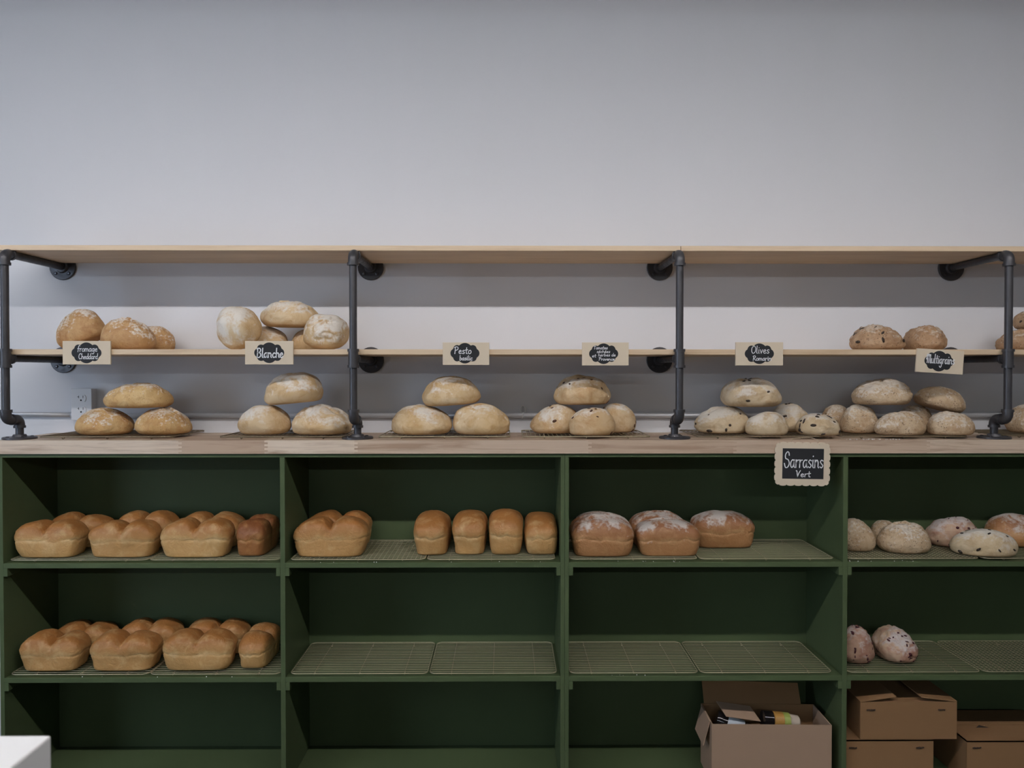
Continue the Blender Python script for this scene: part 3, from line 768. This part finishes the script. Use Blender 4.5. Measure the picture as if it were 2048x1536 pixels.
place_loaf((1673, 1750, 1250, 0), .10, 'berry', 'purplish cranberry loaf half hidden by the divider', gc, R2, bits='berry', nbits=26, lump=.15, ratio=.9, crack=.1)
place_loaf((1741, 1837, 1249, 0), .13, 'berry', 'tan cranberry loaf lying free on its rack', gc, R2, bits='berry', nbits=24, lump=.15, ratio=1.1, crack=.08, scores=sc1())

# ------------------------------------------------------------------ hand lettering
GL = {
 'a': (.54, [[(.40,.42),(.25,.5),(.07,.33),(.08,.10),(.2,0),(.34,.12),(.41,.40)], [(.42,.5),(.41,.12),(.5,0)]]),
 'b': (.52, [[(.08,1),(.08,.5),(.08,0)], [(.08,.33),(.25,.5),(.42,.28),(.28,.01),(.08,.06)]]),
 'c': (.46, [[(.40,.42),(.24,.5),(.07,.26),(.20,0),(.42,.08)]]),
 'd': (.54, [[(.40,.42),(.25,.5),(.07,.33),(.08,.10),(.2,0),(.34,.10),(.41,.35)], [(.42,1),(.42,.5),(.42,.1),(.5,0)]]),
 'e': (.48, [[(.08,.24),(.26,.27),(.38,.36),(.26,.5),(.09,.36),(.10,.10),(.25,0),(.43,.10)]]),
 'é': (.48, [[(.08,.24),(.26,.27),(.38,.36),(.26,.5),(.09,.36),(.10,.10),(.25,0),(.43,.10)], [(.20,.66),(.34,.82)]]),
 'f': (.42, [[(.46,.90),(.34,1.0),(.22,.80),(.18,.3),(.14,-.08)], [(.04,.48),(.38,.52)]]),
 'g': (.54, [[(.40,.42),(.25,.5),(.07,.33),(.08,.12),(.2,.02),(.34,.14),(.41,.40)], [(.42,.5),(.42,0),(.38,-.34),(.22,-.42),(.06,-.28)]]),
 'h': (.52, [[(.08,1),(.08,.5),(.08,0)], [(.08,.28),(.24,.5),(.39,.38),(.41,.1),(.48,0)]]),
 'i': (.26, [[(.10,.5),(.10,.1),(.18,0)], [(.10,.72),(.115,.755)]]),
 'l': (.28, [[(.09,1),(.09,.5),(.10,.08),(.22,0)]]),
 'm': (.74, [[(.06,.5),(.06,0)], [(.06,.28),(.20,.5),(.32,.36),(.32,0)], [(.32,.28),(.46,.5),(.58,.36),(.60,.08),(.68,0)]]),
 'n': (.54, [[(.06,.5),(.06,0)], [(.06,.28),(.24,.5),(.39,.36),(.40,.08),(.48,0)]]),
 'o': (.50, [[(.26,.5),(.08,.34),(.10,.08),(.26,0),(.42,.14),(.40,.40),(.26,.5)]]),
 'r': (.40, [[(.08,.5),(.08,0)], [(.08,.26),(.20,.46),(.36,.48)]]),
 's': (.44, [[(.38,.44),(.22,.5),(.10,.38),(.22,.26),(.36,.15),(.24,0),(.06,.07)]]),
 't': (.40, [[(.18,.86),(.17,.4),(.19,.05),(.34,.02)], [(.02,.52),(.36,.56)]]),
 'u': (.54, [[(.07,.5),(.07,.14),(.20,0),(.36,.12),(.41,.4)], [(.42,.5),(.42,.1),(.5,0)]]),
 'v': (.46, [[(.05,.5),(.20,0)], [(.20,0),(.38,.5)]]),
 ' ': (.34, []),
 'B': (.66, [[(.10,1),(.12,.5),(.08,0)], [(.02,.90),(.30,1.0),(.50,.82),(.38,.58),(.14,.52)], [(.14,.52),(.46,.46),(.54,.20),(.34,0),(.06,.03)]]),
 'C': (.62, [[(.54,.84),(.36,1.0),(.12,.72),(.10,.28),(.30,0),(.56,.12)]]),
 'M': (.86, [[(.02,.40),(.08,.85),(.18,.95),(.20,.5),(.18,0)], [(.20,.55),(.32,.92),(.44,.92),(.45,.5),(.46,.0)], [(.46,.55),(.58,.90),(.68,.88),(.70,.4),(.76,.0),(.84,.02)]]),
 'O': (.74, [[(.38,1.0),(.12,.76),(.10,.28),(.32,0),(.60,.22),(.64,.70),(.40,1.0),(.24,.86)]]),
 'P': (.60, [[(.16,.98),(.14,.5),(.12,0)], [(.0,.84),(.24,1.0),(.50,.88),(.46,.60),(.16,.46)]]),
 'R': (.64, [[(.14,.98),(.13,.5),(.10,0)], [(.0,.84),(.28,1.0),(.50,.84),(.42,.58),(.14,.50)], [(.20,.50),(.40,.22),(.60,0)]]),
 'S': (.66, [[(.52,.78),(.46,.96),(.30,1.0),(.12,.82),(.16,.58),(.42,.50),(.56,.26),(.42,.03),(.18,0),(.04,.26)]]),
 'T': (.58, [[(.0,.84),(.26,.94),(.56,.90)], [(.30,.92),(.26,.5),(.24,0)]]),
 'V': (.56, [[(.0,.96),(.10,.90),(.22,0)], [(.22,0),(.36,.6),(.52,1.0)]]),
}
def catmull(pts, n=5):
    if len(pts) == 2: return pts
    P_ = [pts[0]] + list(pts) + [pts[-1]]; out = []
    for i in range(1, len(P_) - 2):
        p0, p1, p2, p3 = P_[i - 1:i + 3]
        for k in range(n):
            t = k / n
            out.append(tuple(.5 * (2 * p1[j] + (p2[j] - p0[j]) * t + (2 * p0[j] - 5 * p1[j] + 4 * p2[j] - p3[j]) * t * t + (3 * p1[j] - p0[j] - 3 * p2[j] + p3[j]) * t ** 3) for j in (0, 1)))
    out.append(pts[-1]); return out
def lettering(bm, text, xl, xr, base, h, y, wd, slant=.08, rise=0.0):
    """text between xl and xr on a baseline, cap height h, ink ribbon of width wd standing 0.4 mm proud of the plane y"""
    tot = sum(GL[c][0] for c in text); sx = (xr - xl) / tot; cur = 0
    for c in text:
        adv, strokes = GL[c]
        for st in strokes:
            q = [(xl + (cur + p[0] + p[1] * slant) * sx, base + p[1] * h + rise * ((cur + p[0]) / tot)) for p in catmull(st)]
            a, b = [], []
            for i, p in enumerate(q):
                p0 = q[max(0, i - 1)]; p1 = q[min(len(q) - 1, i + 1)]
                d = Vector((p1[0] - p0[0], p1[1] - p0[1]))
                d = d.normalized() if d.length > 1e-9 else Vector((1, 0))
                nx, nz = -d.y * wd / 2, d.x * wd / 2
                ex = (-d * wd * .4 if i == 0 else d * wd * .4 if i == len(q) - 1 else Vector((0, 0)))
                a.append((p[0] + nx + ex.x, p[1] + nz + ex.y)); b.append((p[0] - nx + ex.x, p[1] - nz + ex.y))
            fr = [(bm.verts.new((u[0], y - .0004, u[1])), bm.verts.new((v_[0], y - .0004, v_[1]))) for u, v_ in zip(a, b)]
            bk = [(bm.verts.new((u[0], y + .0001, u[1])), bm.verts.new((v_[0], y + .0001, v_[1]))) for u, v_ in zip(a, b)]
            for i in range(len(q) - 1):
                bm.faces.new((fr[i][0], fr[i][1], fr[i + 1][1], fr[i + 1][0]))
                bm.faces.new((fr[i][0], fr[i + 1][0], bk[i + 1][0], bk[i][0])); bm.faces.new((fr[i][1], bk[i][1], bk[i + 1][1], fr[i + 1][1]))
        cur += adv
def cloud(w_, h_, n=96):
    cs = [(0, 0, .30 * w_, .50 * h_), (.27 * w_, .20 * h_, .135 * w_, .20 * h_), (-.27 * w_, .20 * h_, .135 * w_, .20 * h_),
          (.27 * w_, -.20 * h_, .135 * w_, .20 * h_), (-.27 * w_, -.20 * h_, .135 * w_, .20 * h_), (.36 * w_, 0, .14 * w_, .22 * h_), (-.36 * w_, 0, .14 * w_, .22 * h_)]
    out = []
    for i in range(n):
        t = 2 * math.pi * i / n; dx, dz = math.cos(t), math.sin(t); best = 0
        for cx, cz, rx, rz in cs:
            A_ = (dx / rx) ** 2 + (dz / rz) ** 2; B_ = -2 * (dx * cx / rx ** 2 + dz * cz / rz ** 2); C_ = (cx / rx) ** 2 + (cz / rz) ** 2 - 1
            D_ = B_ * B_ - 4 * A_ * C_
            if D_ >= 0: best = max(best, (-B_ + math.sqrt(D_)) / (2 * A_))
        out.append((dx * best, dz * best))
    return out
YS = 0.0035
def price_sign(l, r, t, b, cl, cr, ctp, cb, lines, label, rot=0):
    xa, zt = P(l, t, 0); xb, zb = P(r, b, 0); cx, cz = (xa + xb) / 2, (zt + zb) / 2
    th = .006
    s = thing('price_sign', label, 'sign', (cx, YS - th / 2 - .0002, cz), 'bread name signs on the pine shelf', (0, R(rot), 0))
    bm = bmesh.new(); box(bm, -(xb - xa) / 2, (xb - xa) / 2, -th / 2, th / 2, -(zt - zb) / 2, (zt - zb) / 2, .0006); new_obj('plaque', bm, M_KRAFT, s)
    def L(px, py):
        x, z = P(px, py, 0); return x - cx, z - cz
    u0, v1 = L(cl, ctp); u1, v0 = L(cr, cb); mx, mz = (u0 + u1) / 2, (v0 + v1) / 2
    bm = bmesh.new(); prism(bm, [(x + mx, z + mz) for x, z in cloud(u1 - u0, v1 - v0)], -th / 2 - .0005, -th / 2 + .0002); k = new_obj('chalk_label', bm, M_CHALK, s)
    bm = bmesh.new()
    for text, x0, x1, base, h, wd in lines:
        a, z = L(x0, base); c_, _ = L(x1, base)
        lettering(bm, text, a, c_, z, h / 670, -th / 2 - .0005, wd / 670)
    o = new_obj('lettering', bm, M_INK, k); o['label'] = 'white handwritten lettering'
price_sign(126, 222, 682, 729, 144, 204, 685, 726.5, [('fromage', 155.5, 196, 703, 12, 1.1), ('Cheddard', 158, 197, 718, 11, 1.1)], 'kraft sign reading Fromage Cheddard on the pine shelf edge')
price_sign(490.5, 587, 682, 729, 509, 569, 685, 726, [('Blanche', 513.5, 567, 715, 18.5, 2.0)], 'kraft sign reading Blanche on the pine shelf edge')
price_sign(885.5, 978.5, 685, 730, 901, 959, 686, 727, [('Pesto', 908, 943, 707.5, 14, 1.4), ('basilic', 919, 945, 720.5, 9.5, 1.2)], 'kraft sign reading Pesto basilic on the pine shelf edge')
price_sign(1164, 1257, 685, 731, 1178, 1236, 687, 728, [('Tomates', 1187, 1215, 698.5, 6.6, .85), ('séchées', 1193, 1220, 705.7, 5.8, .8), ('et', 1183.5, 1192, 714.5, 6.5, .9), ('herbes de', 1196, 1231, 712.6, 6.2, .85), ('Provence', 1197, 1229, 721, 6.5, .9)],
           'kraft sign reading Tomates séchées et herbes de Provence on the pine shelf edge')
price_sign(1471, 1565.5, 684.5, 731, 1489, 1547, 687, 728, [('Olives', 1501, 1538, 706.8, 15, 1.2), ('Romarin', 1504.5, 1542, 721, 9.5, 1.2)], 'kraft sign reading Olives Romarin on the pine shelf edge')
price_sign(1832, 1926, 699.5, 746.5, 1848, 1906, 702, 743, [('Multigrains', 1851, 1908, 727, 18, 1.5)], 'tilted kraft sign reading Multigrains hanging from the pine shelf edge', 3.6)

# scalloped Sarrasins sign hanging on the front of the worktop
ysn = -0.0125
xa, zt = P(1552, 887, ysn); xb, zb = P(1657, 969, ysn); cx, cz = (xa + xb) / 2, (zt + zb) / 2
sg = thing('hanging_sign', 'scalloped kraft sign reading Sarrasins Vert hanging on twine from the worktop edge', 'sign', (cx, ysn, cz), None, (0, R(.9), 0))
hw, hh = (xb - xa) / 2, (zt - zb) / 2; out = []
def edge(p, q, nb, nrm):
    for k in range(nb):
        for j in range(8):
            s = (k + j / 8) / nb; o_ = .0042 * math.sqrt(max(0, 1 - (2 * j / 8 - 1) ** 2))
            out.append((p[0] + (q[0] - p[0]) * s + nrm[0] * o_, p[1] + (q[1] - p[1]) * s + nrm[1] * o_))
ck = .010
edge((-hw + ck, -hh), (hw - ck, -hh), 6, (0, -1)); edge((hw - ck, -hh), (hw, -hh + ck), 1, (.8, -.8))
edge((hw, -hh + ck), (hw, hh - ck), 5, (1, 0)); edge((hw, hh - ck), (hw - ck, hh), 1, (.8, .8))
edge((hw - ck, hh), (-hw + ck, hh), 6, (0, 1)); edge((-hw + ck, hh), (-hw, hh - ck), 1, (-.8, .8))
edge((-hw, hh - ck), (-hw, -hh + ck), 5, (-1, 0)); edge((-hw, -hh + ck), (-hw + ck, -hh), 1, (-.8, -.8))
bm = bmesh.new(); prism(bm, out, -.002, .002); new_obj('frame', bm, M_KRAFT, sg)
def L(px, py):
    x, z = P(px, py, ysn); return x - cx, z - cz
u0, v1 = L(1564.5, 897); u1, v0 = L(1646.5, 957.5)
bd = BX('blackboard', M_CHALK, sg, u0, u1, -.0026, -.0019, v0, v1, 0)
bm = bmesh.new()
def ln(text, x0, x1, base, h, wd):
    a, z = L(x0, base); c_, _ = L(x1, base); lettering(bm, text, a, c_, z, h / 670, -.0026, wd / 670, .05)
ln('Sarrasins', 1567, 1646, 935, 31, 1.9); ln('Vert', 1591, 1621, 953.5, 12.5, 1.5)
new_obj('lettering', bm, M_INK, bd)['label'] = 'white handwritten lettering'
tw = [L(1583, 889) + (.003,), L(1585, 882) + (.006,), L(1592, 877.5) + (.018,), L(1606, 876.5) + (.022,), L(1622, 875.5) + (.018,), L(1632, 878.5) + (.010,), L(1637, 884) + (.004,), L(1638, 889) + (-.003,)]
zmin = Z_TOP + .0016 - cz
tw2 = catmull([(p[0], p[1]) for p in tw], 4); ty = catmull([(p[2], 0) for p in tw], 4)
bm = bmesh.new(); sweep(bm, [(p[0], q[0], max(p[1], zmin) if q[0] > .0045 else p[1]) for p, q in zip(tw2, ty)], .0009, 6); new_obj('twine', bm, M_TWINE, sg, True)

# ------------------------------------------------------------------ cardboard boxes in the bottom compartments
def panel(bm, p, u, v, th):
    """thin slab spanned by u and v from corner p"""
    p, u, v = Vector(p), Vector(u), Vector(v); n = u.cross(v).normalized() * th
    vs = [bm.verts.new(q) for q in (p, p + u, p + u + v, p + v, p + n, p + u + n, p + u + v + n, p + v + n)]
    for f in ((0,1,2,3),(7,6,5,4),(0,4,5,1),(1,5,6,2),(2,6,7,3),(3,7,4,0)): bm.faces.new([vs[i] for i in f])
def slab(name, m, parent, p, u, v, th=.003):
    bm = bmesh.new(); panel(bm, p, u, v, th); return new_obj(name, bm, m, parent)
# open box
x0, zt = P(1428, 1454, .0); x1, _ = P(1667, 1454, .0)
W_ = x1 - x0; D_ = .150; H_ = zt - Z_S3
ob = thing('open_box', 'open cardboard box of bottles and jars on the bottom shelf', 'box', ((x0 + x1) / 2, .012 + D_ / 2, Z_S3 + .0005), None, (0, 0, R(-1.5)))
hw, hd = W_ / 2, D_ / 2
slab('front_panel', M_CARDP, ob, (-hw, -hd, 0), (W_, 0, 0), (0, 0, H_), -.003)
slab('back_panel', M_CARD, ob, (-hw, hd, 0), (W_, 0, 0), (0, 0, H_), .003)
slab('side_panel', M_CARDP, ob, (-hw, -hd + .0035, 0), (0, D_ - .007, 0), (0, 0, H_), .003)
slab('side_panel', M_CARDP, ob, (hw, -hd + .0035, 0), (0, D_ - .007, 0), (0, 0, H_), -.003)
slab('bottom_panel', M_CARD, ob, (-hw + .004, -hd + .004, 0), (W_ - .008, 0, 0), (0, D_ - .008, 0), .003)
slab('flap', M_CARD, ob, (-hw + .01, hd, H_), (W_ - .05, 0, -.008), (.0, .035, .062), .003)
slab('flap', M_CARDP, ob, (-hw, -hd + .02, H_), (0, D_ - .04, 0), (-.020, 0, -.075), .003)
slab('flap', M_CARDP, ob, (hw, -hd + .02, H_), (0, D_ - .05, 0), (.006, 0, -.05), .003)
bx, by, bz = ob.location
def lathe_thing(name, label, cat, p, ax, parts):
    ax = Vector(ax).normalized(); t = thing(name, label, cat, p, 'bottles and jars in the open box')
    for nm, m, pr in parts:
        bm = bmesh.new(); sweep(bm, [ax * h for h, _ in pr], [r for _, r in pr], 20); o = new_obj(nm, bm, m, t, True); o.modifiers.new('e', 'EDGE_SPLIT').split_angle = R(40)
    return t
zb_ = bz + H_
lathe_thing('bottle', 'dark glass bottle with a pale label in the open cardboard box', 'bottle', (bx - hw + .035, by + .03, zb_ - .028), (1, -.25, -.36),
    [('glass', M_GLASSD, [(0, .010), (.002, .028), (.010, .030), (.13, .030), (.14, .026)]), ('paper_label', M_LABELW, [(.035, .0305), (.036, .0308), (.085, .0308), (.086, .0305)])])
lathe_thing('jar', 'jar with golden label and dark lid lying in the open cardboard box', 'jar', (bx - .008, by - .005, zb_ - .014), (1, .02, -.10),
    [('lid', M_GLASSD, [(0, .022), (.001, .027), (.030, .027), (.031, .022)]), ('paper_label', M_JAR, [(.0315, .024), (.034, .0265), (.062, .0265)]), ('band', M_JARG, [(.0625, .0262), (.082, .0262)]),
     ('glass', M_JARW, [(.0825, .024), (.090, .022), (.112, .020), (.118, .012)])])
o = slab('paper_sheet', M_CARDP, None, (0, 0, 0), (.108, .0, -.016), (-.015, .06, .022), .0015); o.location = (bx - .122, by - .010, zb_ - .004)
tag(o, 'loose kraft paper sheet lying over the bottles in the open box', 'paper')

def closed_box(l, r, t, Y, zbase, dep, label, flaps, hgt=None, prints=(), rot=0):
    xa, zt = P(l, t, Y); xb, _ = P(r, t, Y)
    W = xb - xa; H = zt - zbase; hw, hd = W / 2, dep / 2
    c = thing('cardboard_box', label, 'box', ((xa + xb) / 2, Y + hd, zbase + .0005), 'brown cartons on the bottom shelf', (0, 0, R(rot)))
    slab('front_panel', M_CARD, c, (-hw, -hd, 0), (W, 0, 0), (0, 0, H), -.003); slab('back_panel', M_CARD, c, (-hw, hd, 0), (W, 0, 0), (0, 0, H), .003)
    slab('side_panel', M_CARD, c, (-hw, -hd + .0035, 0), (0, dep - .007, 0), (0, 0, H), .003); slab('side_panel', M_CARD, c, (hw, -hd + .0035, 0), (0, dep - .007, 0), (0, 0, H), -.003)
    slab('bottom_panel', M_CARD, c, (-hw + .004, -hd + .004, 0), (W - .008, 0, 0), (0, dep - .008, 0), .003)
    if flaps == 'ajar':
        slab('flap', M_CARD, c, (-hw, -hd, H), (W * .37, 0, .016), (0, dep, 0), .003)
        slab('flap', M_CARD, c, (hw, hd, H), (-W * .37, 0, .014), (0, -dep, 0), .003)
        slab('flap', M_CARD, c, (-hw + .006, -hd + .004, H - .004), (W - .012, 0, 0), (0, dep * .48, 0), .003)
        slab('flap', M_CARD, c, (-hw + .006, hd - .004, H - .001), (W - .012, 0, 0), (0, -dep * .48, 0), .003)
    else:
        slab('flap', M_CARD, c, (-hw, -hd, H - .003), (W, 0, 0), (0, dep * .497, 0), .003)
        slab('flap', M_CARD, c, (-hw, -hd + dep * .503, H - .003), (W, 0, 0), (0, dep * .497, 0), .003)
    # faded stamps too dark to read: small rows of ink ticks
    rs = random.Random(int(l))
    for (fx, fz, wd) in prints:
        bm = bmesh.new(); x = -hw + fx * W; e = x + wd
        while x < e:
            k = rs.uniform(.002, .0042); box(bm, x, x + k, -hd - .0034, -hd - .0028, H * fz - rs.uniform(.001, .003), H * fz + rs.uniform(.001, .003)); x += k + rs.uniform(.0006, .0014)
        new_obj('stamp', bm, M_PRINT, c)
    return c, H
cb, HL = closed_box(1689, 1867, 1481, .020, Z_S3, .22, 'closed brown carton at the bottom of the stack beside the divider', 'shut', prints=[(.05, .84, .022), (.80, .84, .024)])
closed_box(1721, 1914, 1405, .024, cb.location.z + HL + .0005, .19, 'brown carton with half-open flaps on top of the stack', 'ajar', prints=[(.06, .80, .024), (.80, .80, .022)], rot=0)
c3, H3 = closed_box(1934, 2140, 1483, .020, Z_S3, .22, 'brown carton standing apart beside the stacked pair', 'shut', prints=[(.05, .86, .024)])
bm = bmesh.new()
for tri in ([(-.02, 0), (.02, 0), (0, .018)],):
    a = [bm.verts.new((x - .055, y - .02, H3 + .0004)) for x, y in tri]; bm.faces.new(a); b_ = [bm.verts.new((x - .055, y - .02, H3 - .0004)) for x, y in tri]; bm.faces.new(b_[::-1])
    for i in range(3): bm.faces.new((a[i], b_[i], b_[(i + 1) % 3], a[(i + 1) % 3]))
new_obj('stamp', bm, M_PRINT, c3)

# ------------------------------------------------------------------ white sales counter close to the camera
yk = -2.31 + .66
xk, zk = P(103, 1470, yk)
k = thing('sales_counter', 'white laminate sales counter corner in front of the shelves', 'counter', (xk - .35, yk - .30, 0))
BX('counter_top', M_WHITE, k, -.35, .35, -.30, .30, zk - .03, zk, .002)
BX('body', M_WHITE, k, -.345, .348, -.295, .297, 0, zk - .03, .002)

# ------------------------------------------------------------------ crumbs and flour fallen on the shelf edges
def crumbs(label, z, spots, n):
    rs = random.Random(len(label)); bm = bmesh.new()
    for (pa, pb, ya, yb) in spots:
        for i in range(n):
            x = FX(rs.uniform(pa, pb), 0, 1100); y = rs.uniform(ya, yb); r = rs.uniform(.0007, .0019)
            q = bmesh.new(); bmesh.ops.create_icosphere(q, subdivisions=1, radius=r); merge(bm, q, Matrix.Translation((x, y, r * .6)))
    o = new_obj('bread_crumbs', bm, M_INK, None); o.location = (0, 0, z); stuff(o); tag(o, label, 'crumbs'); return o
crumbs('pale crumbs scattered along the upper green shelf edge', Z_S1, [(1230, 1360, .002, .012), (1700, 1830, .002, .012), (600, 1100, .002, .010)], 9)
crumbs('few pale crumbs along the lower green shelf edge', Z_S2, [(60, 520, .002, .010), (1210, 1450, .002, .012)], 5)
crumbs('flour crumbs on the worktop in front of the multigrain loaves', Z_TOP, [(1690, 1800, -.004, .014)], 40)
